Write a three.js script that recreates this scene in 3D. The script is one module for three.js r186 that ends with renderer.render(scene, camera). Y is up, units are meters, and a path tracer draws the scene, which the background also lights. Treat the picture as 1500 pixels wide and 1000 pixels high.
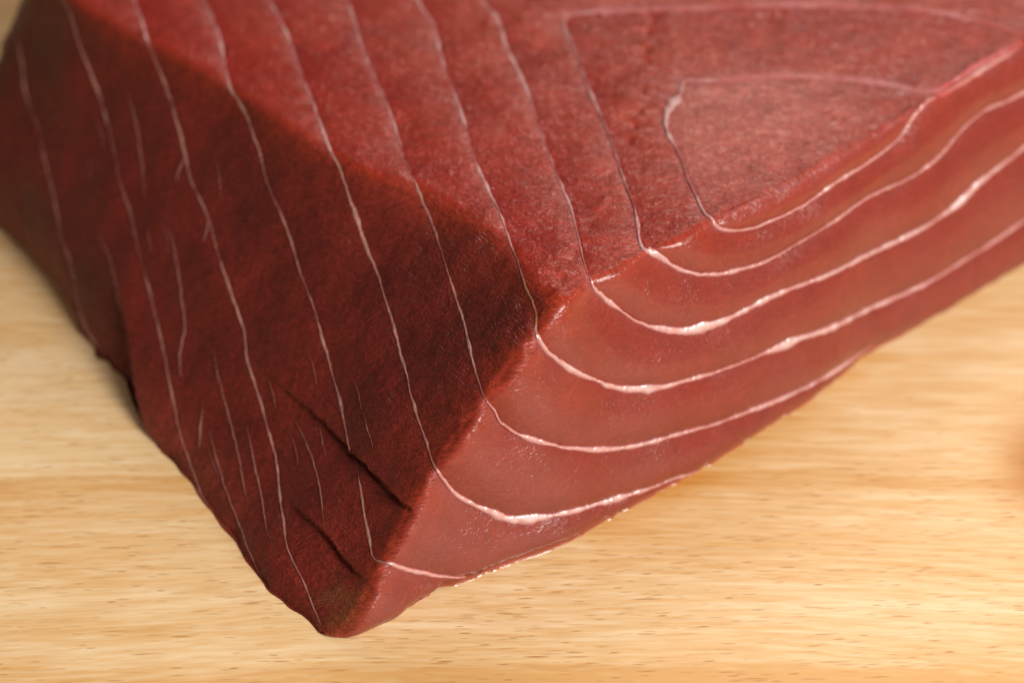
import * as THREE from 'three';
import { RoundedBoxGeometry } from 'three/addons/geometries/RoundedBoxGeometry.js';
import { mergeGeometries } from 'three/addons/utils/BufferGeometryUtils.js';
import { RectAreaLightUniformsLib } from 'three/addons/lights/RectAreaLightUniformsLib.js';

// ---- camera, lamps, exposure ----
const MM = 0.001;
const scene = new THREE.Scene();
const camera = new THREE.PerspectiveCamera(14, 1.5, 0.05, 20);
camera.position.set(32 * MM, 339.33 * MM, 323.6 * MM);
camera.lookAt(32 * MM, 25 * MM, -51 * MM);
camera.focus = 0.470;
camera.userData.fStop = 9;
const renderer = new THREE.WebGLRenderer({ antialias: true });
renderer.setSize(1024, 682);
renderer.toneMapping = THREE.LinearToneMapping;
renderer.toneMappingExposure = 1.06;
renderer.shadowMap.enabled = true;
scene.background = new THREE.Color(0.16, 0.135, 0.115);
RectAreaLightUniformsLib.init();
function softbox(name, color, intensity, w, h, from, to) {
  const l = new THREE.RectAreaLight(color, intensity, w, h);
  l.name = name; l.position.set(...from); l.lookAt(...to); scene.add(l);
  return l;
}
softbox('key_softbox', new THREE.Color(1, 0.94, 0.87), 20, 0.42, 0.42, [0.56, 0.46, 0.44], [0.05, 0.02, -0.05]);
softbox('rear_softbox', new THREE.Color(1, 0.92, 0.84), 9, 0.40, 0.25, [0.25, 0.60, -0.80], [0.06, 0.03, -0.08]);

// ---- the block's form, in millimetres: near tip of the base at the origin, y up ----
const norm3 = (a) => { const l = Math.hypot(...a); return a.map((x) => x / l); };
const dot = (a, b) => a[0] * b[0] + a[1] * b[1] + a[2] * b[2];
const nL = norm3([-0.581, 0.684, 0.44]), cL = -3.95, nR = norm3([0.618, 0.214, 0.756]), cR = 4.45;
const dL = [-0.604, 0, -0.797], dR = [0.774, 0, -0.633], TOP = 45, BACK = 164, END = 205;
function curve1(list) {                       // smooth 1D curve through [t, value] pairs
  return (t) => {
    if (t <= list[0][0]) return list[0][1];
    const n = list.length - 1;
    if (t >= list[n][0]) return list[n][1];
    let i = 0; while (list[i + 1][0] < t) i++;
    const [a, b] = [list[i], list[i + 1]], h = b[0] - a[0], u = (t - a[0]) / h;
    const slope = (k) => (k <= 0 || k >= n ? 0 : (list[k + 1][1] - list[k - 1][1]) / (list[k + 1][0] - list[k - 1][0]));
    const m0 = slope(i) * h, m1 = slope(i + 1) * h, u2 = u * u, u3 = u2 * u;
    return (2 * u3 - 3 * u2 + 1) * a[1] + (u3 - 2 * u2 + u) * m0 + (3 * u2 - 2 * u3) * b[1] + (u3 - u2) * m1;
  };
}
const baseL = curve1([[2.5, 2.2], [17, 3.9], [30, 2.7], [40, 2.1], [63, 0.8], [82, -0.6], [117, -5.8], [150, -5.9]]);
const midL = curve1([[0, 1], [20, 0.2], [40, -0.8], [80, 0.8], [110, 1.5], [150, 2]]);
const ridgeL = curve1([[6.6, -4.6], [12, -4.9], [18, -6], [23, -7], [32, -6.8], [42, -5.8], [48, -4.5], [55, -1.8], [65, -0.2], [80, 1.4], [94, 2.1], [114, 5.2], [137, 8.4]]);
const baseR = curve1([[0, -5.6], [2.5, -4.6], [8, -2.7], [14, -2.2], [20, -2.5], [25, -2.0], [30, -1.3], [39, 0], [48, 1.9], [59, 2.2], [79, 2.8], [110, 1.4], [127, -1], [148, 0], [200, 0]]);
const topR = curve1([[0, -7], [8, -4.3], [14, -4], [20, -2.9], [26, -2.3], [30, -1.6], [38, -0.3], [48, 1], [55, 1], [62, 0.2], [75, 0.3], [89, 1], [115, 1.6], [137, 0], [155, -1.5], [173, -2.5], [200, -3]]);
const smax = (a, b, k) => { const h = Math.max(0, k - Math.abs(a - b)) / k; return Math.max(a, b) + h * h * k * 0.25; };
function sides(p) {                            // signed distances to the three cut faces and the far end
  const s = dot(p, dL), r = dot(p, dR), t = Math.min(1, Math.max(0, p[1] / TOP)), v = (t - 0.44) / 0.56;
  const left = t < 0.44 ? baseL(s) + (midL(s) - baseL(s)) * (1 - (1 - t / 0.44) ** 2) : midL(s) + (ridgeL(s) - midL(s)) * v * v * (1.5 - 0.5 * v);
  const right = baseR(r) + (topR(r) - baseR(r)) * t + 1.3 * Math.sin(Math.PI * t) * Math.min(1, Math.max(0, (r - 30) / 40)) - (p[1] < 5 ? 1.5 * (1 - p[1] / 5) ** 2 * Math.exp(-(((r - 24.8) / 1.3) ** 2)) : 0);
  return [dot(p, nL) - cL - left, p[1] - TOP, dot(p, nR) - cR - right, s + 0.12 * p[1] - BACK];
}
function form(p) {
  const [l, t, r, b] = sides(p);
  return smax(smax(smax(l, t, 1.1), r, 0.5 + 1.5 * Math.min(1, Math.max(0, (l - t) / 3))), b, 14);
}
function gradient(p, e = 0.05) {
  return norm3([0, 1, 2].map((i) => { const q = p.slice(), w = p.slice(); q[i] += e; w[i] -= e; return form(q) - form(w); }));
}
function settle(p, level = 0) {                // the nearest place on the form
  let q = p;
  for (let i = 0; i < 4; i++) {
    const g = gradient(q), f = form(q) - level;
    q = [q[0] - g[0] * f, q[1] - g[1] * f, q[2] - g[2] * f];
    if (Math.abs(f) < 0.01) break;
  }
  return q;
}
// ---- seams, folds and borders, traced over the form (mm) ----
const LINES = {
  septum_a: [[[128.8,44.8,-115.4],[120.8,44.7,-108],[114.3,44.7,-101.9],[109.3,45,-98.4],[100.8,45,-102],[95,45,-103.1],[86.1,45,-104.2],[75.2,45,-103.5],[68.1,45,-102.4],[64.3,45,-102.2],[63.7,45,-101.3],[62.9,45,-97.1],[60.4,45,-91.9],[60,45,-87.2],[61.8,45,-80.3],[63.1,45,-72.5],[64.5,45,-66.1],[65.9,45,-61.4],[67.4,43.7,-60]],
    [],
    [[67.4,43.7,-60],[68.4,42.7,-60.3],[74.1,40.3,-63.7],[79,39.7,-67.3],[83.8,39.7,-71.1],[89.9,40.5,-76.8],[96.3,40.3,-82.8],[102.7,41.3,-89.3],[105.9,43.6,-93.3],[108.6,44.8,-96.5],[115.7,44.2,-103.1],[128.8,44.1,-115]]],
  septum_b: [[[129.1,45,-117.8],[124.1,45,-120.6],[112.4,45,-125.8],[100.3,45,-127.5],[81.8,45,-127.9],[63.2,45,-126.7],[47.7,45,-125.1],[42.2,45,-123],[43.8,45,-112.1],[46.6,45,-98.4],[49.7,45,-84.3],[51.7,45,-72.5],[53.6,45,-61.4],[54.6,45,-52.3]],
    [],
    [[54.6,45,-52.3],[56.6,43.8,-52.1],[61.2,39.2,-53.4],[66,36.3,-55.7],[71.9,34.3,-59.5],[77.9,33.1,-63.8],[84,33.4,-68.9],[90.3,33.6,-74.5],[96.6,33.9,-80.8],[105.1,32.9,-88.3],[111,33.7,-93.9],[116.3,36,-99.8],[121,36.7,-104.5],[125.2,36.2,-107.9],[133.8,35.8,-115.3]]],
  septum_c: [[[144,45,-129.6],[118.8,45,-139.4],[79.2,45,-146.8],[38.7,45,-144.3],[25.3,45,-136.9],[26.2,45,-129.6],[28.9,45,-123.9],[31.1,45,-113],[33.3,45,-105.3],[35,45,-97.8],[37.1,45,-86.8],[39.1,45,-76.8],[41.8,45,-65.9],[42.9,45,-59.2],[43.7,45,-52.7],[44.9,45,-45.2]],
    [],
    [[44.9,45,-45.2],[45.9,43.4,-43.4],[47.7,40.8,-43.8],[49.9,38.2,-44.3],[53.9,33.9,-45.5],[57.5,31.2,-47.1],[61.9,28.7,-49.5],[69.5,26.9,-54.7],[77.9,26.4,-61.4],[87.2,24.7,-68.7],[96.9,22.7,-77.8],[106.7,21.7,-86.2],[115.9,22.4,-94.1],[119.8,23.8,-98.1],[126.6,25.1,-104.5],[130,25.8,-107.7],[141.9,27.2,-118.4]]],
  septum_d: [[[161.1,45,-151.9],[121.9,45,-164.9],[67,45,-173],[25.1,45,-167.6],[10.3,45,-149.4],[13.7,45,-129.6],[17,45,-121.6],[18.5,45,-111.4],[20.9,45,-100.6],[23.2,45,-89.6],[24.9,45,-79.7],[27.5,45,-69.9],[29.7,45,-62.7],[32,44.8,-52.8]],
    [[32,44.8,-52.8],[33,44.5,-48.2],[34.3,43.9,-42.5],[35.9,43,-37.4],[36.1,40.9,-33.9]],
    [[36.1,40.9,-33.9],[37.6,37.8,-33.5],[39.1,35.7,-33.9],[40.8,33.7,-34.5],[43.3,30.8,-35.5],[45.3,28.9,-36.7],[50,24.6,-39],[57.4,21.1,-43.3],[63.3,19.5,-47.3],[68,18.2,-50.6],[75.2,16.8,-56.2],[82.6,15.5,-62.2],[91,12.9,-69.4],[101.7,10,-79.8],[110.8,9.7,-86.9],[124.3,10.3,-97.9],[131.2,11.1,-103.9],[146.2,13.4,-117.1]]],
  septum_e: [[[180.5,45,-181.2],[125.6,45,-195.3],[53.7,45,-198.1],[10.6,45,-189.5],[-4.5,45,-162.3],[-3,45,-144.3],[0.3,45,-129.6],[1.9,45,-122.3],[4.6,45,-109.8],[8.1,45,-98.4],[10.5,45,-88.9],[12.4,45,-80.3],[14.6,45,-71.9]],
    [[14.6,45,-71.9],[16.9,43.1,-65.6],[18.3,41.7,-61.4],[19.3,40.8,-58.6],[21.1,39,-52.2],[22.9,37.2,-45.2],[24.5,36,-38.3],[25.8,34.7,-32.5],[27.7,32.6,-26.5]],
    [[27.7,32.6,-26.5],[29.1,30.5,-26.3],[30.2,27.9,-26.2],[33.7,24.2,-27.1],[38.2,20.9,-28.6],[42.2,18.1,-30.6],[46.8,15.3,-33.4],[51.9,12.7,-36.7],[60.6,10.3,-42.6],[67.8,8.2,-47.8],[75.1,6.5,-53.6],[83.8,4.4,-61],[92.3,2.8,-69],[101.7,0.9,-78.7]]],
  septum_f: [[[-27.3,0,-255.2],[-18.5,45,-154.5],[-16.7,45,-139.3],[-14.8,45,-129.6],[-12.8,45,-123.9],[-10.1,45,-115.3],[-7.2,45,-104.4],[-4.6,45,-95.4],[-2.2,45,-86],[-0.5,44.8,-80.4]],
    [[-0.5,44.8,-80.4],[1.4,43.6,-76.6],[3.1,41,-71.8],[4.9,38.5,-67.6],[5.3,37.7,-66.3],[6.8,35.8,-62.1],[8.8,34.1,-56.9],[10.7,32,-50.1],[12.2,30,-43.4],[14.2,28.6,-36.7],[15.7,27,-30.6],[17,25.6,-25.6],[18.2,24.3,-21.2]],
    [[18.2,24.3,-21.2],[19.6,23,-19.4],[21.3,19.7,-19.3],[23,17.2,-19.6],[24.8,15.2,-20.1],[28.3,11.9,-21.2],[31.3,9.4,-22.3],[34.4,8.1,-23.6],[39.4,6.8,-25.8],[44.7,5.4,-29.2],[50,3.9,-33],[57.5,2.2,-38.2],[66.4,0.1,-44.7]]],
  septum_g: [[[-43.2,0,-242.7],[-30.5,45,-144.3],[-27.4,45,-129.6],[-23.7,45,-117.6],[-21.5,45,-106.6],[-20.2,44.4,-100.6]],
    [[-20.2,44.4,-100.6],[-17.8,43.2,-95.8],[-14.9,40.7,-89.1],[-12.5,37.2,-81.8],[-9.5,34.7,-75.3],[-7.7,32.7,-70.6],[-5.6,29.6,-63.9],[-3.6,27.6,-59],[-1.3,24.6,-51.3],[0.5,22,-44.3],[2.1,20.2,-38.3],[3.8,17.9,-31.6],[5.2,16.4,-26.6],[6.4,13.9,-20.3],[7.5,12,-15.2],[8.6,10.6,-11.3]],
    [[8.6,10.6,-11.3],[10,10.9,-10.3],[11.5,10.6,-10.1],[13.8,8.3,-11.2],[16,6.3,-12.4],[20.3,3,-14.6],[25.2,0.3,-16.5]]],
  septum_h: [[[-59.2,0,-230.6],[-43.7,45,-141.8],[-40.8,45,-129.6],[-38.5,45,-121.3],[-36.7,44.4,-115.1]],
    [[-36.7,44.4,-115.1],[-36.2,43.7,-114],[-32.8,39.3,-106.7],[-30.3,35.8,-100.3],[-29,33.3,-95.7],[-27.6,30.7,-90.5],[-25.1,29.2,-85.3],[-23.7,27.8,-81.6],[-21.2,24.7,-74.2],[-19,22.4,-68.5],[-16.5,19.3,-61.2],[-15.6,17,-56.8],[-14,15,-51.9],[-12.3,12.8,-46],[-10.1,10.1,-38],[-9,7.6,-30.8],[-7.6,6.1,-24.8],[-6.4,4.6,-19.1],[-4,3.5,-13.7],[-1.3,1.3,-7.5],[0,0.2,-4.4]],
    []],
  septum_i: [[[-73.8,0,-218.8],[-57.8,45,-139.4],[-56.1,44.8,-134.7]],
    [[-56.1,44.8,-134.7],[-55.1,43.7,-131.6],[-53.5,42.7,-129],[-51.3,38.6,-123.9],[-49.3,35.3,-119.4],[-46.4,31.3,-112.6],[-44.3,27.7,-106.2],[-42,24.4,-99],[-39.3,21.1,-90.9],[-37.1,17.5,-82.9],[-34.4,13.6,-74],[-32.5,10.9,-67.7],[-30.7,8.3,-61.7],[-28.9,5.6,-54.9],[-28.3,4.4,-51.9],[-27,2.8,-46.9],[-24.8,1.3,-40.4],[-22.7,0.1,-34.6]],
    []],
  septum_j: [[[-79,0,-193.4],[-78.1,0,-189.3],[-67.2,31,-138.8]],
    [[-67.2,31,-138.8],[-65.6,29.2,-133.8],[-63.8,24.5,-126.1],[-60.8,21.6,-118.5],[-57.4,16.9,-107.5],[-55,13.3,-100.5],[-54.7,12.4,-99.1],[-52.4,9.1,-92.9],[-51.3,5.7,-88.4],[-48.8,2.4,-80.7],[-46.1,1.8,-74.7],[-44.5,0.2,-69.4]],
    []],
  fine_a: [[[-31.8,24.5,-86.6],[-30.8,22.4,-82.3],[-29.6,19.7,-77],[-28.3,16.4,-70.6],[-27.9,14.3,-67.2],[-28.6,11.8,-64.3],[-28.2,9.5,-60.3],[-27.5,8.8,-58.4]]],
  fine_b: [[[-23.6,8,-52.1],[-24.1,6.3,-49.7],[-24.3,4.4,-46.4]]],
  fine_c: [[[-22.1,14.6,-60.9],[-21.1,13,-57.1],[-19.3,10.4,-50.7],[-17.6,8.1,-44.3],[-16.3,6.4,-39.3],[-15.7,5.4,-36.2],[-14.7,4,-31.6]]],
  fine_d: [[[-15.3,10.4,-45.7],[-14.6,9.3,-42.8],[-12.8,6.4,-34.3],[-10.9,4.5,-26.5],[-9.4,3.8,-22.1]]],
  fine_e: [[[-22.4,6.7,-48.1],[-20.3,4.2,-40.4],[-18.4,3,-34.9],[-15.2,1.6,-26.6],[-11.5,0.5,-16.7]]],
  fine_f: [[[-6.4,14.9,-41.9],[-3.1,13.3,-33.8],[-0.8,11.2,-25.4],[0.1,9.3,-20.1]]],
  fine_g: [[[-2.3,16.9,-39.6],[-0.5,14.4,-31.7]]],
  fine_h: [[[6.6,22.3,-35.2],[8.6,20.2,-28.4]]],
  fine_i: [[[-41.5,36.4,-112.4],[-39.1,32.4,-105.7],[-37.9,28.4,-99.4],[-36.9,24.8,-93.3]]],
  fine_j: [[[-46.7,16.6,-93.6],[-43.9,14.9,-87.8],[-41.5,11.9,-80.7],[-40.8,9.2,-76.3]]],
  fine_k: [[[-28.9,33.2,-95.4],[-29.8,31.3,-93.8],[-30.5,29.5,-92.2]]],
  fine_l: [[[-24,28.2,-82.4],[-24,26.9,-80.7],[-24.4,25.5,-79.1]]],
  fine_m: [[[50.1,39.5,-45.1],[53.1,38.6,-47],[56.1,36.4,-48.4],[59.9,33.4,-49.9],[61.7,31.5,-50.5]]],
  fine_n: [[[33.2,24.2,-26.8],[32.6,27.6,-27.3]]],
  short_a: [[[-47.9,29.7,-112.6],[-46.7,27.9,-109.3],[-46.2,26,-106.2]]],
  short_b: [[[-49.4,24,-107.6],[-48.5,22.6,-104.6],[-48.3,21,-101.9]]],
  short_c: [[[-22.4,35.3,-90.5],[-21.7,33.4,-87],[-21.5,31.4,-83.9]]],
  short_d: [[[-33.1,24.1,-87.6],[-32.1,22.6,-84.2],[-31.7,20.8,-81.1]]],
  short_e: [[[-11.2,16.4,-50.6],[-10.4,15.3,-47.8],[-10,14.1,-45.3]]],
  short_f: [[[4.3,23.8,-42.1],[5.4,23.2,-38.8],[6.1,22.3,-35.9]]],
  short_g: [[[-7.1,13.2,-39.7],[-6.1,12.4,-36.7],[-5.7,11.3,-33.9]]],
  short_h: [[[-23,4.9,-45.5],[-21.4,4.2,-42],[-20.3,3.4,-38.7]]],
  short_i: [[[-36.3,22,-88.4],[-35.4,20.8,-85.5],[-35.1,19.4,-83]]],
  short_j: [[[-3.9,22.2,-50.6],[-2.9,21.1,-47.6],[-2.5,19.8,-44.9]]],
  short_k: [[[-40.3,5.5,-70.3],[-39.3,4.7,-67.7],[-38.9,3.6,-65.5]]],
  crack_a: [[[-15.1,17.8,-57.3],[-11.8,16.9,-52.1],[-6.5,17,-45.6],[-0.7,17.4,-37.9],[3.8,17.6,-31],[7.5,18,-26],[11.8,18,-19.5],[14.8,17.9,-15.7]]],
  crack_b: [[[-7.8,7.8,-29.4],[-3.3,8.6,-23.6],[0.5,8.8,-18.6],[3,8.2,-14.3],[6.1,8.1,-10.3]]],
  step_a: [[[-42,14.3,-84.7],[-41.3,11.9,-80.5],[-40.1,9.4,-75.5],[-38.6,6.4,-69.2],[-36.8,3.4,-62.1],[-34.4,0.4,-53.3]]],
  wedge_edge: [[[68.4,45,-61.8],[71.6,45,-64.2],[77.6,44.9,-68.4],[86.7,44.9,-75.7],[96.1,44.9,-84.5],[102.6,44.9,-90.8],[108.6,44.9,-96.6],[117.1,44.7,-104.6],[128.8,44.5,-115.2]]],
  border_d: [[],
    [],
    [[101.7,0.6,-78.7],[108.8,0,-83.6],[117.4,0,-90],[124.7,0,-95.6],[132.2,0,-101.6],[147.4,0,-113.5]]],
  border_e: [[],
    [],
    [[66.4,0,-44.5],[75.5,0.8,-52.7],[89,0,-65],[96.1,0,-72.8],[101.7,0.6,-78.7]]],
  border_f: [[],
    [],
    [[25.2,0,-16.4],[26.7,0.6,-17.5],[33.2,0,-20.9],[41.5,0,-25.2],[50.1,0,-32.1],[57.5,0.1,-37.7],[66.4,0,-44.5]]],
  border_g: [[],
    [],
    [[0,0,-3.9],[3.3,0.5,-2.5],[5.6,0,-2.9],[12.3,0,-7],[16.9,0,-11],[19.7,1,-14.4],[22.4,1.3,-15.2],[25.2,0,-16.4]]],
  border_h: [[],
    [[-22.6,0,-34.2],[-16.8,0,-24.8],[-13.4,0,-18.1],[-10.1,0,-13.1],[-5.1,0,-7.8],[0,0,-3.9]],
    []],
  border_i: [[],
    [[-44.4,0,-68.9],[-39.8,0.1,-61.1],[-34.5,0,-52.7],[-29.4,0,-44.5],[-22.6,0,-34.2]],
    []],
  border_j: [[[-69.8,27.3,-140],[-70.3,26.3,-139.1]],
    [[-70.3,26.3,-139.1],[-73,22.2,-136.8],[-75.9,17.2,-132.1],[-76.4,11.6,-126.4],[-76.1,4.1,-122.7],[-72.1,0,-118],[-68.3,0,-112],[-60.1,0,-101.1],[-52.9,0,-85.9],[-44.4,0,-68.9]],
    []],
};
// ---- noise ----
function rng(seed) { let a = seed >>> 0; return () => { a = (a + 0x6d2b79f5) | 0; let t = Math.imul(a ^ (a >>> 15), 1 | a); t = (t + Math.imul(t ^ (t >>> 7), 61 | t)) ^ t; return ((t ^ (t >>> 14)) >>> 0) / 4294967296; }; }
const hash = (x, y, z) => { let h = Math.imul(x, 374761393) + Math.imul(y, 668265263) + Math.imul(z, 2147483647 - 61); h = Math.imul(h ^ (h >>> 13), 1274126177); return ((h ^ (h >>> 16)) >>> 0) / 4294967296; };
const fade = (t) => t * t * (3 - 2 * t), mix = (a, b, t) => a + (b - a) * t, clamp = (x, a = 0, b = 1) => Math.min(b, Math.max(a, x));
const step = (a, b, x) => fade(clamp((x - a) / (b - a)));
function noise3(x, y, z) {                     // value noise, -1..1
  const i = Math.floor(x), j = Math.floor(y), k = Math.floor(z), u = fade(x - i), v = fade(y - j), w = fade(z - k);
  const c = (a, b) => mix(mix(hash(i, j + a, k + b), hash(i + 1, j + a, k + b), u), 0, 0);
  return mix(mix(c(0, 0), c(1, 0), v), mix(c(0, 1), c(1, 1), v), w) * 2 - 1;
}
function tile2(x, y, nx, ny, seed) {           // the same in 2D, repeating every nx, ny cells
  const i = Math.floor(x), j = Math.floor(y), u = fade(x - i), v = fade(y - j), m = (a, n) => ((a % n) + n) % n;
  const h = (a, b) => hash(m(i + a, nx), m(j + b, ny), seed);
  return mix(mix(h(0, 0), h(1, 0), u), mix(h(0, 1), h(1, 1), u), v) * 2 - 1;
}
function texture(size, fill, colour) {
  const data = new Uint8Array(size * size * 4), px = [0, 0, 0];
  for (let y = 0; y < size; y++) for (let x = 0; x < size; x++) {
    fill((x + 0.5) / size, (y + 0.5) / size, px);
    const o = (y * size + x) * 4;
    for (let c = 0; c < 3; c++) data[o + c] = clamp(Math.round(px[c] * 255), 0, 255);
    data[o + 3] = 255;
  }
  const t = new THREE.DataTexture(data, size, size);
  t.wrapS = t.wrapT = THREE.RepeatWrapping; t.magFilter = THREE.LinearFilter; t.minFilter = THREE.LinearMipmapLinearFilter; t.generateMipmaps = true;
  if (colour) t.colorSpace = THREE.SRGBColorSpace;
  t.needsUpdate = true;
  return t;
}

// ---- flesh: fibre relief and fibre colour, 40 mm a side ----
const woolly = (u, v, px) => {                 // short wavy strands of cut muscle
  const wx = u + 0.006 * tile2(u * 24, v * 24, 24, 24, 1) + 0.02 * tile2(u * 7, v * 7, 7, 7, 2), wy = v + 0.010 * tile2(u * 26, v * 26, 26, 26, 3) + 0.03 * tile2(u * 5, v * 5, 5, 5, 4);
  const strand = (nx, ny, s) => 1 - Math.abs(tile2(wx * nx, wy * ny, nx, ny, s));
  const h = 0.5 * strand(22, 110, 5) ** 2 + 0.3 * strand(48, 190, 6) ** 2 + 0.25 * (0.5 + 0.5 * tile2(wx * 160, wy * 260, 160, 260, 7)) + 0.3 * (0.5 + 0.5 * tile2(u * 12, v * 12, 12, 12, 8));
  px[0] = px[1] = px[2] = h / 1.35;
};
const smoothCut = (u, v, px) => {              // the wet side: nearly smooth, with a few fine threads
  const wx = u + 0.03 * tile2(u * 6, v * 6, 6, 6, 11), wy = v + 0.03 * tile2(u * 6, v * 6, 6, 6, 12);
  const h = 0.35 * (0.5 + 0.5 * tile2(wx * 40, wy * 120, 40, 120, 13)) + 0.25 * (0.5 + 0.5 * tile2(wx * 150, wy * 220, 150, 220, 14)) + 0.5 * (0.5 + 0.5 * tile2(u * 9, v * 9, 9, 9, 15));
  px[0] = px[1] = px[2] = h / 1.1;
};
function threads(size, count, seed, base, mottle = 1, long = 1) {    // pale hair-thin threads lying on mottled flesh
  const R = rng(seed), a = new Float32Array(size * size);
  for (let n = 0; n < count; n++) {
    let x = R() * size, y = R() * size, d = (R() - 0.5) * 2.4 + (R() < 0.3 ? 1.5 : 0), bend = (R() - 0.5) * 0.06; const len = 25 + R() * 130 * R() * long, s = 0.12 + 0.6 * R() ** 3;
    for (let k = 0; k < len; k++) {
      x += Math.cos(d); y += Math.sin(d); d += bend + (R() - 0.5) * 0.25;
      const o = (((Math.floor(y) % size) + size) % size) * size + (((Math.floor(x) % size) + size) % size);
      const q = s * Math.sin((Math.PI * k) / len);
      for (const [e, w] of [[0, 1], [1, 0.8], [size, 0.8], [size + 1, 0.6], [2, 0.35], [2 * size, 0.35]]) { const z = (o + e) % (size * size); a[z] = Math.max(a[z], q * w); }
    }
  }
  return texture(size, (u, v, px) => {
    const t = a[Math.min(size - 1, Math.floor(v * size)) * size + Math.min(size - 1, Math.floor(u * size))];
    const m = 0.72 + mottle * (0.05 * tile2(u * 9, v * 9, 9, 9, seed) + 0.05 * tile2(u * 34, v * 60, 34, 60, seed + 1)) + base * tile2(u * 120, v * 200, 120, 200, seed + 2);
    px[0] = mix(m, 1, t); px[1] = mix(m, 1.0, t); px[2] = mix(m, 1.0, t);
  }, true);
}
const woolRelief = texture(1024, woolly), wetRelief = texture(1024, smoothCut);
const flesh = (o) => new THREE.MeshPhysicalMaterial({ vertexColors: true, ior: 1.4, ...o });
const topFlesh = flesh({ map: threads(1024, 4000, 21, 0.06, 0.8, 0.4), bumpMap: woolRelief, bumpScale: 0.00022, roughness: 0.3, specularIntensity: 0.6 });
const darkFlesh = flesh({ map: threads(1024, 9000, 31, 0.07, 0.8, 0.12), bumpMap: woolRelief, bumpScale: 0.0003, roughness: 0.34, specularIntensity: 0.8 });  // dense short fibres, with their glints painted pale into the map
const wetFlesh = flesh({ map: threads(1024, 1300, 41, 0.02, 0.35), bumpMap: wetRelief, bumpScale: 0.0002, roughness: 0.26, specularIntensity: 0.9, clearcoat: 0.3, clearcoatRoughness: 0.1 });
const FLESH = [darkFlesh, topFlesh, wetFlesh];

// ---- paths ----
const L = LINES, flat = (c) => c.flat().filter((p, i, a) => !i || Math.hypot(...p.map((x, k) => x - a[i - 1][k])) > 0.05);
const join = (...parts) => flat(parts);
const last = (c) => c[c.length - 1];

const V = (p) => new THREE.Vector3(...p);
function path(points, n) {                     // n + 1 even places along a smooth path
  if (points.length === 1) return Array.from({ length: n + 1 }, () => points[0]);
  const c = points.length === 2 ? new THREE.LineCurve3(V(points[0]), V(points[1])) : new THREE.CatmullRomCurve3(points.map(V), false, 'centripetal');
  c.arcLengthDivisions = Math.max(200, n);
  return c.getSpacedPoints(n).map((p) => p.toArray());
}
const run = (points) => points.reduce((s, p, i) => (i ? s + Math.hypot(...p.map((x, k) => x - points[i - 1][k])) : 0), 0);

// ---- slits, folds: things that press the form in ----
function press(points, fn, reach) {
  const pts = path(points, Math.ceil(run(points) / 0.35)), lo = [0, 1, 2].map((k) => Math.min(...pts.map((p) => p[k])) - reach), hi = [0, 1, 2].map((k) => Math.max(...pts.map((p) => p[k])) + reach);
  return (p, n) => {
    for (let k = 0; k < 3; k++) if (p[k] < lo[k] || p[k] > hi[k]) return 0;
    let best = 1e9, at = 0;
    for (let i = 0; i < pts.length; i++) { const q = pts[i], d = (p[0] - q[0]) ** 2 + (p[1] - q[1]) ** 2 + (p[2] - q[2]) ** 2; if (d < best) { best = d; at = i; } }
    const a = pts[Math.max(0, at - 1)], b = pts[Math.min(pts.length - 1, at + 1)], t = norm3([b[0] - a[0], b[1] - a[1], b[2] - a[2]]), q = pts[at];
    const side = (n[1] * t[2] - n[2] * t[1]) * (p[0] - q[0]) + (n[2] * t[0] - n[0] * t[2]) * (p[1] - q[1]) + (n[0] * t[1] - n[1] * t[0]) * (p[2] - q[2]);
    return clamp((dot(n, nL) - 0.6) * 4) * fn((side < 0 ? -Math.sqrt(best) : Math.sqrt(best)) + 0.35 * noise3(p[0] / 1.6, p[1] / 1.6, p[2] / 1.6), at / (pts.length - 1));
  };
}
const presses = [
  press(LINES.crack_a[0], (d, t) => { const k = step(0, 0.7, t) * (1 - 0.6 * step(0.93, 1, t)); return d < 0 ? -k * (0.6 * Math.exp(d / 4) + 0.35 * Math.exp(d / 1.2) + 0.5 * step(0.35, 0.8, t) * Math.exp(-((d + 0.4) ** 2) / 0.2)) : 0.45 * k * Math.exp(-d / 4); }, 16),
  press(LINES.crack_b[0], (d, t) => { const k = step(0, 0.3, t) * (1 - 0.5 * step(0.85, 1, t)); return d < 0 ? -k * (0.4 * Math.exp(d / 3) + 0.3 * Math.exp(d / 1.2) + 0.35 * step(0.3, 0.8, t) * Math.exp(-((d + 0.4) ** 2) / 0.2)) : 0.3 * k * Math.exp(-d / 3); }, 11),
  press(LINES.step_a[0], (d, t) => { const k = step(0, 0.8, t); return d < 0 ? -k * 6.5 * step(0, 1.2, -d) * Math.exp(d / 24) : 0.8 * k * Math.exp(-d / 6); }, 45),
];
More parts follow.
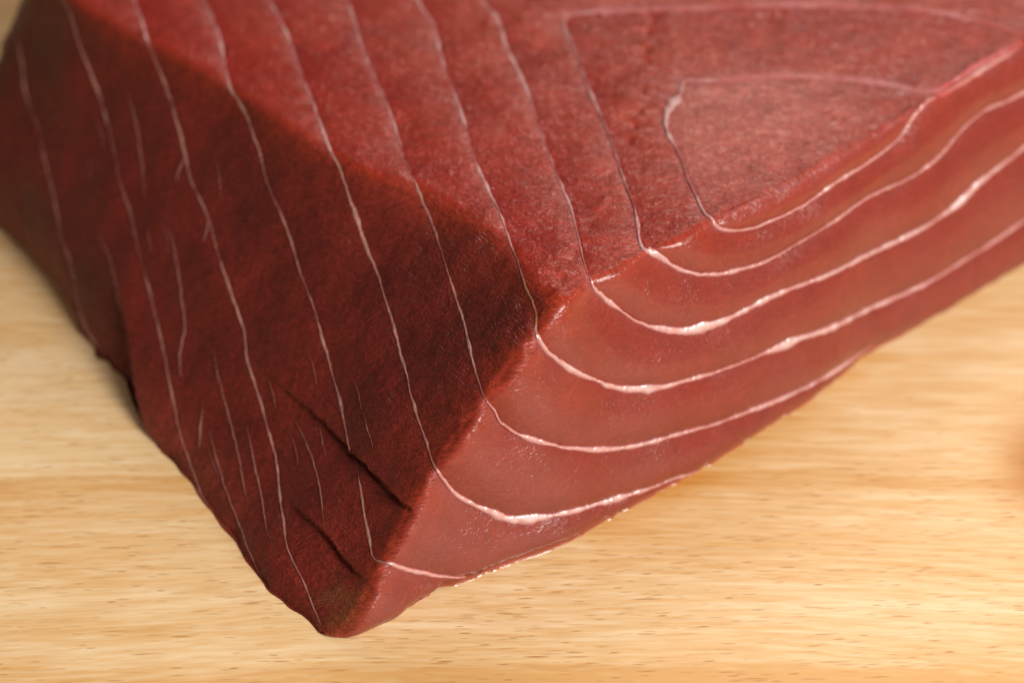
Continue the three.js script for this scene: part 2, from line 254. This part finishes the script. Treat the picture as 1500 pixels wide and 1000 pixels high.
function relief(p, n) {                        // what the cut faces have on top of their plain form
  let d = 0;
  for (const f of presses) d += f(p, n);
  const [l, t, r] = sides(p), dry = 1 - step(-1, 1, r - Math.max(l, t));
  d += (0.35 + 0.45 * step(0, 3, l - Math.max(t, r))) * noise3(p[0] / 11 + 9, p[1] / 11, p[2] / 11) + (0.03 + 0.1 * dry) * noise3(p[0] / 3.1, p[1] / 3.1 + 5, p[2] / 3.1) + 0.05 * dry * noise3(p[0] / 1.1, p[1] / 1.1, p[2] / 1.1 + 7);
  if (Math.abs(l - r) < 5) d += 0.55 * Math.exp(-Math.abs(l - r) / 1.6) * (noise3(p[0] / 2.2, p[1] / 2.2, p[2] / 2.2) - 0.2);
  if (Math.abs(t - r) < 4) d += 0.22 * Math.exp(-Math.abs(t - r) / 1.0) * (noise3(p[0] / 1.7, p[1] / 1.7, p[2] / 1.7 + 3) - 0.4);
  if (p[1] < 3) d -= (0.25 + 1.1 * step(3, 22, Math.hypot(p[0], p[2])) + 0.8 * noise3(p[0] / 4, 4, p[2] / 4)) * (1 - p[1] / 3) ** 2;                       // the foot curls under
  return d;
}
function skin(p, extra) {                      // a place on the finished surface, and the way out
  const q = settle(p), n = gradient(q), d = relief(q, n) + (extra ? extra(q) : 0);
  return [[q[0] + n[0] * d, Math.max(0.03, q[1] + n[1] * d), q[2] + n[2] * d], n, q];
}

// ---- what colour the flesh is (linear) ----
const CORNER = [38, 44, -38], NOOK = [61, 45, -93];
const RED = [0.42, 0.028, 0.016], DEEP = [0.27, 0.030, 0.020], BROWN = [0.145, 0.019, 0.013], ORANGE = [0.31, 0.035, 0.020], EDGE_GLOW = [0.46, 0.050, 0.018], PALE = [0.66, 0.32, 0.29], OLIVE = [0.26, 0.11, 0.035], PURPLE = [0.36, 0.12, 0.13];
const blend = (a, b, t) => [mix(a[0], b[0], t), mix(a[1], b[1], t), mix(a[2], b[2], t)];
function hue(q, v, down = 9, wedge = 0) {
  const [l, t, r] = sides(q), m = noise3(q[0] / 9, q[1] / 9 + 3, q[2] / 9), f = noise3(q[0] / 2.4 + 4, q[1] / 2.4, q[2] / 2.4), s = dot(q, dL), along = dot(q, dR);
  const face = l > t && l > r - 1.3 ? 0 : r - 0.7 > t ? 2 : 1, weight = [l, t, r].map((d, i) => clamp(1 + (d - Math.max(l, t, r)) / [1.1, 1.1, 1.2][i]));
  let dry, top, wet;
  if (weight[0]) {
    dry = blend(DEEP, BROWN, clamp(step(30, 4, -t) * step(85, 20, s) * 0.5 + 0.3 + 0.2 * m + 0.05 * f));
    const rim = Math.max(Math.exp((t + 0.3) / (1.8 + 0.9 * m)), Math.exp((r + 0.3) / (2.6 + 1.5 * m)) * 0.9);        // light glowing through the edges, painted into the flesh colour
    dry = blend(dry, EDGE_GLOW, clamp(rim * (0.8 + 0.3 * f)));
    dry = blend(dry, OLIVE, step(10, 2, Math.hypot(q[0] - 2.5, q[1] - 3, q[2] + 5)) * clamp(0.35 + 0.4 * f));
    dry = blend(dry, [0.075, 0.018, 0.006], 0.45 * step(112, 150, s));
    const fold = s - 63.3 - 2.07 * q[1];                                                             // the sunken flap, its shade painted in as darker flesh
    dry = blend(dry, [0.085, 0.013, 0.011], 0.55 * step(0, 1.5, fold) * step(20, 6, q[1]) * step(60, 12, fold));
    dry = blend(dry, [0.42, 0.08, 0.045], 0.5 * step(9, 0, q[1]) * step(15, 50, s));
  }
  if (weight[1]) {
    top = blend(RED, [0.52, 0.085, 0.050], clamp(0.5 * step(30, 110, along) + 0.16 * m + 0.05));
    top = blend(top, PALE, 0.33 * Math.exp(-v / 0.16) * clamp(0.6 + 0.7 * f));        // paler beside each seam
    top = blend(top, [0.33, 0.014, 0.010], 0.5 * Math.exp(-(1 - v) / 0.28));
    if (wedge) top = blend(top, [0.62, 0.17, 0.135], clamp(0.08 + 0.75 * step(46, 2, Math.hypot(q[0] - NOOK[0] - 6, q[2] - NOOK[2])) + 0.2 * f));  // sheen on the wedge painted as paler flesh, strongest near its corner
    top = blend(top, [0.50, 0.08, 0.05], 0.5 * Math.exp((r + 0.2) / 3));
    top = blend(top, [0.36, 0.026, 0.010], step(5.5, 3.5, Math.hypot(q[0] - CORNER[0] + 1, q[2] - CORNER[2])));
  }
  if (weight[2]) {
    wet = blend(ORANGE, [0.29, 0.056, 0.044], clamp(0.25 + 0.25 * m + 0.25 * step(0, 45, -t) + 0.35 * v));
    wet = blend(wet, EDGE_GLOW, 0.5 * Math.exp((t + 0.2) / 4));  // glow through the wet face's edges, painted orange here too
    wet = blend(wet, EDGE_GLOW, 0.5 * Math.exp((l + 0.2) / 2.5));
    wet = blend(wet, PURPLE, clamp(0.9 * Math.exp(-down / 1.1) * Math.exp(Math.max(l, t) / 9) * (0.8 + 0.5 * f)));
    wet = blend(wet, [0.28, 0.05, 0.028], 0.5 * step(7, 1, q[1]));
  }
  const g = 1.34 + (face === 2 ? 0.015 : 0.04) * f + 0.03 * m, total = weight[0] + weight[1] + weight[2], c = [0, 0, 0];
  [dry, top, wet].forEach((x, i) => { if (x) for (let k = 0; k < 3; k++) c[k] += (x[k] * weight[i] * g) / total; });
  return [c, face];
}

// ---- one band of muscle between two seams ----
const part = (name, geometry, material, parent) => { const o = new THREE.Mesh(geometry, material); o.name = name; o.castShadow = o.receiveShadow = true; parent.add(o); return o; };
const CELL = 0.4;
function uvOn(f, q) {
  const s = dot(q, dL) / 40, r = dot(q, dR) / 40;
  return f === 1 ? [r * 0.8 - s * 0.6, s * 0.8 + r * 0.6] : f === 0 ? [s * 0.9 - q[1] / 60 + 0.37, q[1] / 29 + s * 0.4 + 0.2] : [r + 0.61, q[1] / 40 + 0.55];
}
function band(upper, lower, parent, wedge = 0) {
  const rowsA = [], rowsB = [];
  for (let s = 0; s < upper.length; s++) {
    const A = upper[s], B = lower[s], n = Math.ceil(Math.max(run(A), run(B)) / CELL);
    if (!n) continue;
    path(A, n).forEach((p, i) => (i || !rowsA.length) && rowsA.push(p)); path(B, n).forEach((p, i) => (i || !rowsB.length) && rowsB.push(p));
  }
  const wide = Math.max(...rowsA.map((a, i) => Math.hypot(...a.map((x, k) => x - rowsB[i][k])))), nv = Math.min(90, Math.ceil(wide / CELL)), nu = rowsA.length;
  const position = [], color = [], uv = [], faces = [], places = [];
  rowsA.forEach((a, i) => {
    const b = rowsB[i], w = Math.hypot(...a.map((x, k) => x - b[k]));
    for (let j = 0; j <= nv; j++) {
      const v = j / nv, near = Math.min(v, 1 - v) * w;
      const [p, , q] = skin([mix(a[0], b[0], v), mix(a[1], b[1], v), mix(a[2], b[2], v)], (q) => {
        const [l, t, r] = sides(q), wet = step(-0.8, 1.5, r - Math.max(l, t));
        return mix(-0.06, -0.3, wet) * Math.exp(-near / 0.6) + mix(0.16, 1.1 * Math.min(1, w / 9), wet) * Math.sin(Math.PI * v ** mix(0.8, 1.25, wet)) + 0.14 * wedge * step(0, 0.1, v);
      });
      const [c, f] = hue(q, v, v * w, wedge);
      position.push(p[0] * MM, p[1] * MM, p[2] * MM); color.push(...c); faces.push(f); uv.push(...uvOn(f, q)); places.push(q);
    }
  });
  const plain = [], mixed = [], quads = [[], [], []];
  for (let i = 0; i < nu - 1; i++) for (let j = 0; j < nv; j++) {
    const a = i * (nv + 1) + j, four = [a, a + 1, a + nv + 1, a + nv + 2];
    plain.push(four[0], four[1], four[2], four[1], four[3], four[2]);
    if (four.every((k) => faces[k] === faces[a])) quads[faces[a]].push(four); else mixed.push(four);
  }
  const g = new THREE.BufferGeometry();
  g.setAttribute('position', new THREE.Float32BufferAttribute(position, 3)); g.setIndex(plain); g.computeVertexNormals();
  const normal = Array.from(g.attributes.normal.array);
  for (const four of mixed) {                  // cells across an edge take their grain from one side only
    const f = faces[four[0]] === faces[four[1]] ? faces[four[0]] : faces[four[2]] === faces[four[3]] ? faces[four[2]] : faces[four[0]];
    quads[f].push(four.map((k) => {
      if (faces[k] === f) return k;
      for (let c = 0; c < 3; c++) { position.push(position[k * 3 + c]); normal.push(normal[k * 3 + c]); color.push(color[k * 3 + c]); }
      uv.push(...uvOn(f, places[k]));
      return position.length / 3 - 1;
    }));
  }
  g.setAttribute('position', new THREE.Float32BufferAttribute(position, 3)); g.setAttribute('normal', new THREE.Float32BufferAttribute(normal, 3));
  g.setAttribute('color', new THREE.Float32BufferAttribute(color, 3)); g.setAttribute('uv', new THREE.Float32BufferAttribute(uv, 2));
  const used = [], all = [];
  quads.forEach((list, f) => {
    if (!list.length) return;
    g.addGroup(all.length, list.length * 6, used.length); used.push(FLESH[f]);
    for (const q of list) all.push(q[0], q[1], q[2], q[1], q[3], q[2]);
  });
  g.setIndex(all);
  return part('muscle_band', g, used.length > 1 ? used : used[0], parent);
}

// ---- a seam of pale fat along a path ----
const fat = new THREE.MeshPhysicalMaterial({ vertexColors: true, roughness: 0.19, ior: 2.2, bumpMap: wetRelief, bumpScale: 0.00007 });
const GLOSS = { 17: [[72, 160, 1]], 24: [[50, 62, 0.5], [62, 84, 0.6], [100, 130, 1]], 31: [[40, 52, 0.2], [53, 74, 0.7], [88, 118, 0.9]], 38: [[28, 37, 0.6], [37, 63, 1.1]], 10: [[60, 90, 0.4]] };  // thick pale film with its highlights painted in: from, to (mm along the cut), how much
const fatDry = new THREE.MeshPhysicalMaterial({ vertexColors: true, roughness: 0.5, ior: 1.4, bumpMap: wetRelief, bumpScale: 0.00012 });
function seam(name, curve, seed, hazeUpTo, parent, strength = 0) {    // strength: 0 for the main seams, else of a fine one
  const points = flat(curve), STEP = 0.2, length = run(points), n = Math.ceil(length / STEP), rows = path(points, n), K = 10, position = [], color = [], uv = [], index = [], wetIndex = [];
  const corner = points[hazeUpTo], tone = [0.62, 0.46, 0.47];
  const skins = rows.map((p) => skin(p));
  const onGloss = GLOSS[seed] ?? [];
  let haze = hazeUpTo > 0;
  skins.forEach(([p, nn, q], i) => {
    const a = skins[Math.max(0, i - 3)][0], b = skins[Math.min(n, i + 3)][0], t = norm3([b[0] - a[0], b[1] - a[1], b[2] - a[2]]);
    const across = norm3([nn[1] * t[2] - nn[2] * t[1], nn[2] * t[0] - nn[0] * t[2], nn[0] * t[1] - nn[1] * t[0]]);
    const x = i * STEP, [l, top, r] = sides(q), wet = strength ? 0 : step(-1.5, 2.5, r - Math.max(top, l)), end = clamp(Math.min(x + 0.2, length - x + 0.2) / 6);
    if (haze && Math.hypot(rows[i][0] - corner[0], rows[i][2] - corner[2]) < 1.5) haze = false;
    const lump = noise3(x / 2.4, seed, 0.5), fine = noise3(x / 0.6, seed, 9.5), slow = noise3(x / 7, seed, 4.5), blob = Math.max(0, noise3(x / 5, seed, 7.5) - 0.25);
    let w = mix(0.46 * Math.exp(0.6 * slow + 0.45 * lump) + 0.5 * blob, (0.95 + 0.3 * lump) * Math.exp(0.6 * slow), wet) * (1 + 0.22 * lump + 0.15 * fine), h = mix(0.07, 0.27 + 0.12 * slow, wet) * (1 + 0.35 * lump + 0.3 * fine), sink = mix(0.03, 0.0, wet), pale = mix(0.55 + 0.55 * slow + 0.3 * lump + 0.6 * blob, 0.30 + 0.15 * lump + 0.25 * slow, wet);
    for (const [from, to, k] of onGloss) { const z = k * step(from - 3, from + 4, dot(q, dR)) * step(to + 5, to - 5, dot(q, dR)) * wet * (0.75 + 0.5 * lump); w *= 1 + 1.25 * z; h *= 1 + 0.6 * z; pale += 0.5 * z; }
    if (strength) { w = (strength === 1 ? 0.75 : 0.34) * (1 + 0.3 * lump); h = 0.06; sink = 0.2; pale = strength * (0.9 + 0.5 * slow); }
    if (haze) { w = 2.2 + 1.0 * slow; h = 0.02; sink = 0.06; pale = 0.22 + 0.25 * slow; }
    const knob = seed === 3 && !wet ? step(11, 3, Math.hypot(q[0] - NOOK[0], q[2] - NOOK[2])) : 0;                // a torn scrap of film at the wedge's corner
    w *= 1 + 3.2 * knob * (0.6 + 0.7 * lump); pale += 0.6 * knob; sink += 0.1 * knob;
    if (seed < 11 && !haze) sink += 0.14 * (1 - wet);
    const flake = seed === 24 ? step(7, 2, Math.hypot(q[0] - 34.5, q[1] - 42, q[2] + 40)) * (1 - wet) : 0;      // a dried, yellowed flake on the corner
    w *= (0.2 + 0.8 * end) * (1 + 0.9 * flake); pale += 0.3 * flake; pale = clamp(pale) * (0.3 + 0.7 * end); h *= 0.3 + 0.7 * end;
    const shift = 0.14 * noise3(x / 1.6, seed, 2.5) + 0.05 * fine;
    const under = wet > 0.5 ? [0.46, 0.13, 0.10] : l > top ? [0.16, 0.028, 0.02] : [0.40, 0.05, 0.045];
    for (let k = 0; k <= K; k++) {
      const u = k / K * 2 - 1, e = Math.abs(u), c2 = (u - 0.4) / (u > 0.4 ? 0.6 : 1.4), lift = sink + h * (1 - mix(e * e, c2 * c2, wet)) - 0.4 * wet * e ** 4 - 0.12 * e ** 4 + (0.04 + 0.02 * wet) * noise3(x / 0.5, u * 2.5, seed), o = u * w * 0.5 + shift;
      position.push((p[0] + across[0] * o + nn[0] * lift) * MM, Math.max(0.02, p[1] + across[1] * o + nn[1] * lift) * MM, (p[2] + across[2] * o + nn[2] * lift) * MM);
      color.push(...blend(wet > 0.5 && u < 0 ? PURPLE : under, wet > 0.5 ? tone : flake > 0.3 ? [0.42, 0.17, 0.06] : l > top ? [0.5, 0.26, 0.22] : [0.58, 0.36, 0.35], clamp(pale * (1 - mix(0.8 * e * e, Math.min(1, 1.3 * Math.abs(c2)), wet)) * (1 + 0.55 * noise3(x / 0.9, u * 3, seed + 3))))); uv.push(x / 12, k / K * 0.15 + seed * 0.13);
      if (i < n && k < K) { const c = i * (K + 1) + k; (wet > 0.4 ? wetIndex : index).push(c, c + K + 1, c + 1, c + 1, c + K + 1, c + K + 2); }
    }
  });
  const g = new THREE.BufferGeometry();
  g.setAttribute('position', new THREE.Float32BufferAttribute(position, 3)); g.setAttribute('color', new THREE.Float32BufferAttribute(color, 3)); g.setAttribute('uv', new THREE.Float32BufferAttribute(uv, 2));
  g.setIndex([...index, ...wetIndex]); g.computeVertexNormals();
  if (!wetIndex.length) return part(name, g, fatDry, parent);
  if (index.length) g.addGroup(0, index.length, 0);
  g.addGroup(index.length, wetIndex.length, index.length ? 1 : 0);
  return part(name, g, index.length ? [fatDry, fat] : fat, parent);
}

// ---- the block of fish ----
const tuna = new THREE.Group(); tuna.name = 'tuna_block'; scene.add(tuna);
tuna.userData = { label: 'raw red tuna block with pale fat lines on the wooden board', category: 'tuna' };

function innerFlesh() {                        // the body under the bands, closed all round
  const nu = 260, nv = 130, mid = [20, 22, -85], position = [], color = [], uv = [], index = [], inside = (p) => Math.max(form(p) + 0.9, 0.1 - p[1], dot(p, dR) - END);
  for (let j = 0; j <= nv; j++) for (let i = 0; i <= nu; i++) {
    const th = (j / nv) * Math.PI, ph = (i / nu) * 2 * Math.PI, d = [Math.sin(th) * Math.cos(ph), Math.cos(th), Math.sin(th) * Math.sin(ph)];
    let a = 0, b = 320;
    for (let k = 0; k < 26; k++) { const m = (a + b) / 2; if (inside([mid[0] + d[0] * m, mid[1] + d[1] * m, mid[2] + d[2] * m]) < 0) a = m; else b = m; }
    let p = [mid[0] + d[0] * a, mid[1] + d[1] * a, mid[2] + d[2] * a];
    if (p[1] > 0.5) { const n = gradient(p), q = Math.min(0, relief(p, n)); p = [p[0] + n[0] * q, Math.max(0.1, p[1] + n[1] * q), p[2] + n[2] * q]; }
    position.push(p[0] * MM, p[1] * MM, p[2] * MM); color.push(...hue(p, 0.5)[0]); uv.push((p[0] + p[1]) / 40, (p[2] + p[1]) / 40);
    if (i < nu && j < nv) { const c = j * (nu + 1) + i; index.push(c, c + 1, c + nu + 1, c + 1, c + nu + 2, c + nu + 1); }
  }
  const g = new THREE.BufferGeometry();
  g.setAttribute('position', new THREE.Float32BufferAttribute(position, 3)); g.setAttribute('color', new THREE.Float32BufferAttribute(color, 3)); g.setAttribute('uv', new THREE.Float32BufferAttribute(uv, 2));
  g.setIndex(index); g.computeVertexNormals();
  part('inner_flesh', g, topFlesh, tuna);
}
innerFlesh();

{
  const tip = L.septum_a[0].slice(0, 12).reverse(), down = L.septum_a[0].slice(11), fold = L.wedge_edge[0];
  band([tip], [join(down, fold)], tuna, 1);                                                                      // the innermost wedge
  band([join([last(down)], fold)], [L.septum_a[2]], tuna);
}
const whole = (c) => [c[0], c[1].length ? c[1] : [last(c[0])], c[2].length ? c[2] : [last(c[1])]];
const withBorder = (c, b) => [join(c[0], b[0]), c[1].length || b[1].length ? join(c[1], b[1]) : [last(c[0])], c[2].length || b[2].length ? join(c[2], b[2]) : [last(c[1].length ? join(c[1], b[1]) : c[0])]];
band(whole(L.septum_a), whole(L.septum_b), tuna);
band(whole(L.septum_b), whole(L.septum_c), tuna);
band(whole(L.septum_c), whole(L.septum_d), tuna);
band(whole(L.septum_d), withBorder(L.septum_e, L.border_d), tuna);
band(whole(L.septum_e), withBorder(L.septum_f, L.border_e), tuna);
band(whole(L.septum_f), withBorder(L.septum_g, L.border_f), tuna);
band(whole(L.septum_g), withBorder(L.septum_h, L.border_g), tuna);
band(whole(L.septum_h), withBorder(L.septum_i, L.border_h), tuna);
band(whole(L.septum_i), withBorder(L.septum_j, L.border_i), tuna);
band(whole(L.septum_j), whole(L.border_j), tuna);

'abcdefghij'.split('').forEach((k, i) => seam('fat_line', L['septum_' + k], 3 + i * 7, [8, 6][i] ?? 0, tuna));
'abcdefghijklm'.split('').forEach((k, i) => seam('fine_fat_line', L['fine_' + k], 103 + i * 7, 0, tuna, 'bkl'.includes(k) ? 1 : 0.5));
'abcdefghijk'.split('').forEach((k, i) => seam('fine_fat_line', L['short_' + k], 303 + i * 7, 0, tuna, 0.38));

// ---- the juice that gathers along the foot of the block ----
const foot = join(L.border_g[2].slice(3), L.border_f[2], L.border_e[2], L.border_d[2].slice(0, 3));
function strip(rows) {
  const K = rows[0].length, index = [], g = new THREE.BufferGeometry();
  for (let i = 0; i < rows.length - 1; i++) for (let k = 0; k < K - 1; k++) { const c = i * K + k; index.push(c, c + 1, c + K, c + 1, c + K + 1, c + K); }
  g.setAttribute('position', new THREE.Float32BufferAttribute(rows.flat(2).map((x) => x * MM), 3)); g.setIndex(index); g.computeVertexNormals();
  return g;
}
{
  const all = path(foot, 700), out = [0.633, 0, 0.774], bead = [];
  all.forEach((p, i) => {
    const a = noise3(i / 26, 3.5, 1.5), b = noise3(i / 7, 8.5, 2.5), c = noise3(i / 60, 2.5, 6.5), end = clamp(Math.min(i, 700 - i) / 60);
    const rad = Math.max(0.03, 0.24 + 0.22 * a + 0.2 * b) * end;
    bead.push([0, 0.35, 0.6, 0.75, 0.87, 0.95, 1].map((t) => { const o = mix(-3, -0.95 - 0.6 * (1 - end) + 0.15 * b + rad * 2, t); return [p[0] + out[0] * o, 0.02 + (0.12 * end + rad) * Math.sqrt(1 - t * t) * (1 + 0.25 * noise3(i / 3, t * 3, 5.5)), p[2] + out[2] * o]; }));
  });
  const glisten = new THREE.MeshPhysicalMaterial({ color: new THREE.Color(0.36, 0.09, 0.045), roughness: 0.12, ior: 2.1 });
  const pool = part('juice_rim', strip(bead), glisten, scene);
  pool.userData = { label: 'thin wet line of juice on the board along the right foot of the tuna', category: 'juice' };
  
}

// ---- the board: beech with its short brown flecks, 256 mm a side ----
const SIZE = 256, N = 2048;
function beech() {
  const R = rng(5), fleck = new Float32Array(N * N), warm = new Float32Array(N * N);
  const wave = (u, v) => 0.012 * tile2(u * 2, v * 3, 2, 3, 51) + 0.004 * tile2(u * 6, v * 9, 6, 9, 52);
  for (let n = 0; n < 11000; n++) {
    const len = (1.6 + 4.2 * R() * R()) * N / SIZE, thick = (0.05 + 0.08 * R()) * N / SIZE, x0 = R() * N, y0 = R() * N, slope = 0.035 + 0.05 * (R() - 0.5), s = 0.2 + 0.8 * R() * R();
    const zone = 0.5 + 0.5 * tile2(x0 / N * 3, y0 / N * 14, 3, 14, 53);
    if (zone < R() * 0.6) continue;
    for (let x = 0; x <= len; x++) {
      const e = Math.sin(Math.PI * (x + 0.5) / (len + 1)) ** 0.6, yc = y0 + slope * x;
      for (let y = Math.floor(yc - thick - 1); y <= yc + thick + 1; y++) {
        const k = s * e * clamp(thick * (0.4 + 0.6 * e) + 0.5 - Math.abs(y + 0.5 - yc));
        if (k <= 0) continue;
        const o = (((y % N) + N) % N) * N + ((Math.floor(x0 + x) % N) + N) % N;
        fleck[o] = Math.max(fleck[o], k);
      }
    }
  }
  const light = [0.935, 0.82, 0.65], dark = [0.85, 0.655, 0.41], brown = [0.60, 0.36, 0.17];
  const grain = (u, v) => {
    const y = v - 0.03 * u * 0 + wave(u, v);
    const broad = tile2(u * 2, y * 16, 2, 16, 54), mid = tile2(u * 4, y * 60, 4, 60, 55), fine = tile2(u * 26, y * 320, 26, 320, 56), hair = tile2(u * 64, y * 800, 64, 800, 57);
    const streak = Math.max(0, tile2(u * 2, y * 26, 2, 26, 58) - 0.45) * 1.6;
    return [clamp(0.40 + 0.2 * broad + 0.18 * mid + 0.26 * fine + 0.24 * hair + streak), streak];
  };
  const map = texture(N, (u, v, px) => {
    const du = u - 0.35, dv = v - 0.826, brownPatch = Math.exp(-((du / 0.03) ** 2 + (dv / 0.045) ** 2) * (1 + 0.3 * tile2(u * 20, v * 40, 20, 40, 60)));  // a soft brown patch on the wood
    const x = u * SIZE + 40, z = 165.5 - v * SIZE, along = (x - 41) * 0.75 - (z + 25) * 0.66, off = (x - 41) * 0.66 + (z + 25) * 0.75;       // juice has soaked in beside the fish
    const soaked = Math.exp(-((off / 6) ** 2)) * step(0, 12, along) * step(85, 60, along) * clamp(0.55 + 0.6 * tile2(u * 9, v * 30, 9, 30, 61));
    const g = mix(grain(u, v)[0], 1.15, 0.9 * brownPatch) + 0.8 * brownPatch + 0.9 * soaked, f = fleck[Math.min(N - 1, Math.floor(v * N)) * N + Math.min(N - 1, Math.floor(u * N))];
    for (let c = 0; c < 3; c++) px[c] = mix(mix(mix(light[c], dark[c], g), [0.68, 0.42, 0.2][c], 0.75 * brownPatch), brown[c], clamp(0.8 * f));
  }, true);
  const relief = texture(1024, (u, v, px) => {
    const f = fleck[Math.floor(v * 1024) * 2 * N + Math.floor(u * 1024) * 2];
    px[0] = px[1] = px[2] = 0.7 + 0.15 * tile2(u * 14, (v + wave(u, v)) * 220, 14, 220, 56) + 0.1 * tile2(u * 50, v * 400, 50, 400, 59) - 0.6 * f;
  });
  return new THREE.MeshPhysicalMaterial({ map, bumpMap: relief, bumpScale: 0.00016, roughness: 0.5, specularIntensity: 0.7, clearcoat: 0.12, clearcoatRoughness: 0.35 });
}
{
  const g = new RoundedBoxGeometry(0.62, 0.03, 0.5, 4, 0.004), p = g.attributes.position, uv = g.attributes.uv, n = g.attributes.normal;
  for (let i = 0; i < p.count; i++) uv.setXY(i, (p.getX(i) + (Math.abs(n.getX(i)) > 0.7 ? p.getY(i) : 0)) / (SIZE * MM), (-p.getZ(i) + p.getY(i) * 1.3) / (SIZE * MM));
  const board = part('cutting_board', g, beech(), scene);
  board.position.set(0.04, -0.015, -0.11);
  board.userData = { label: 'pale beech cutting board with fine brown flecks under the raw tuna', category: 'cutting board' };
}
renderer.render(scene, camera);
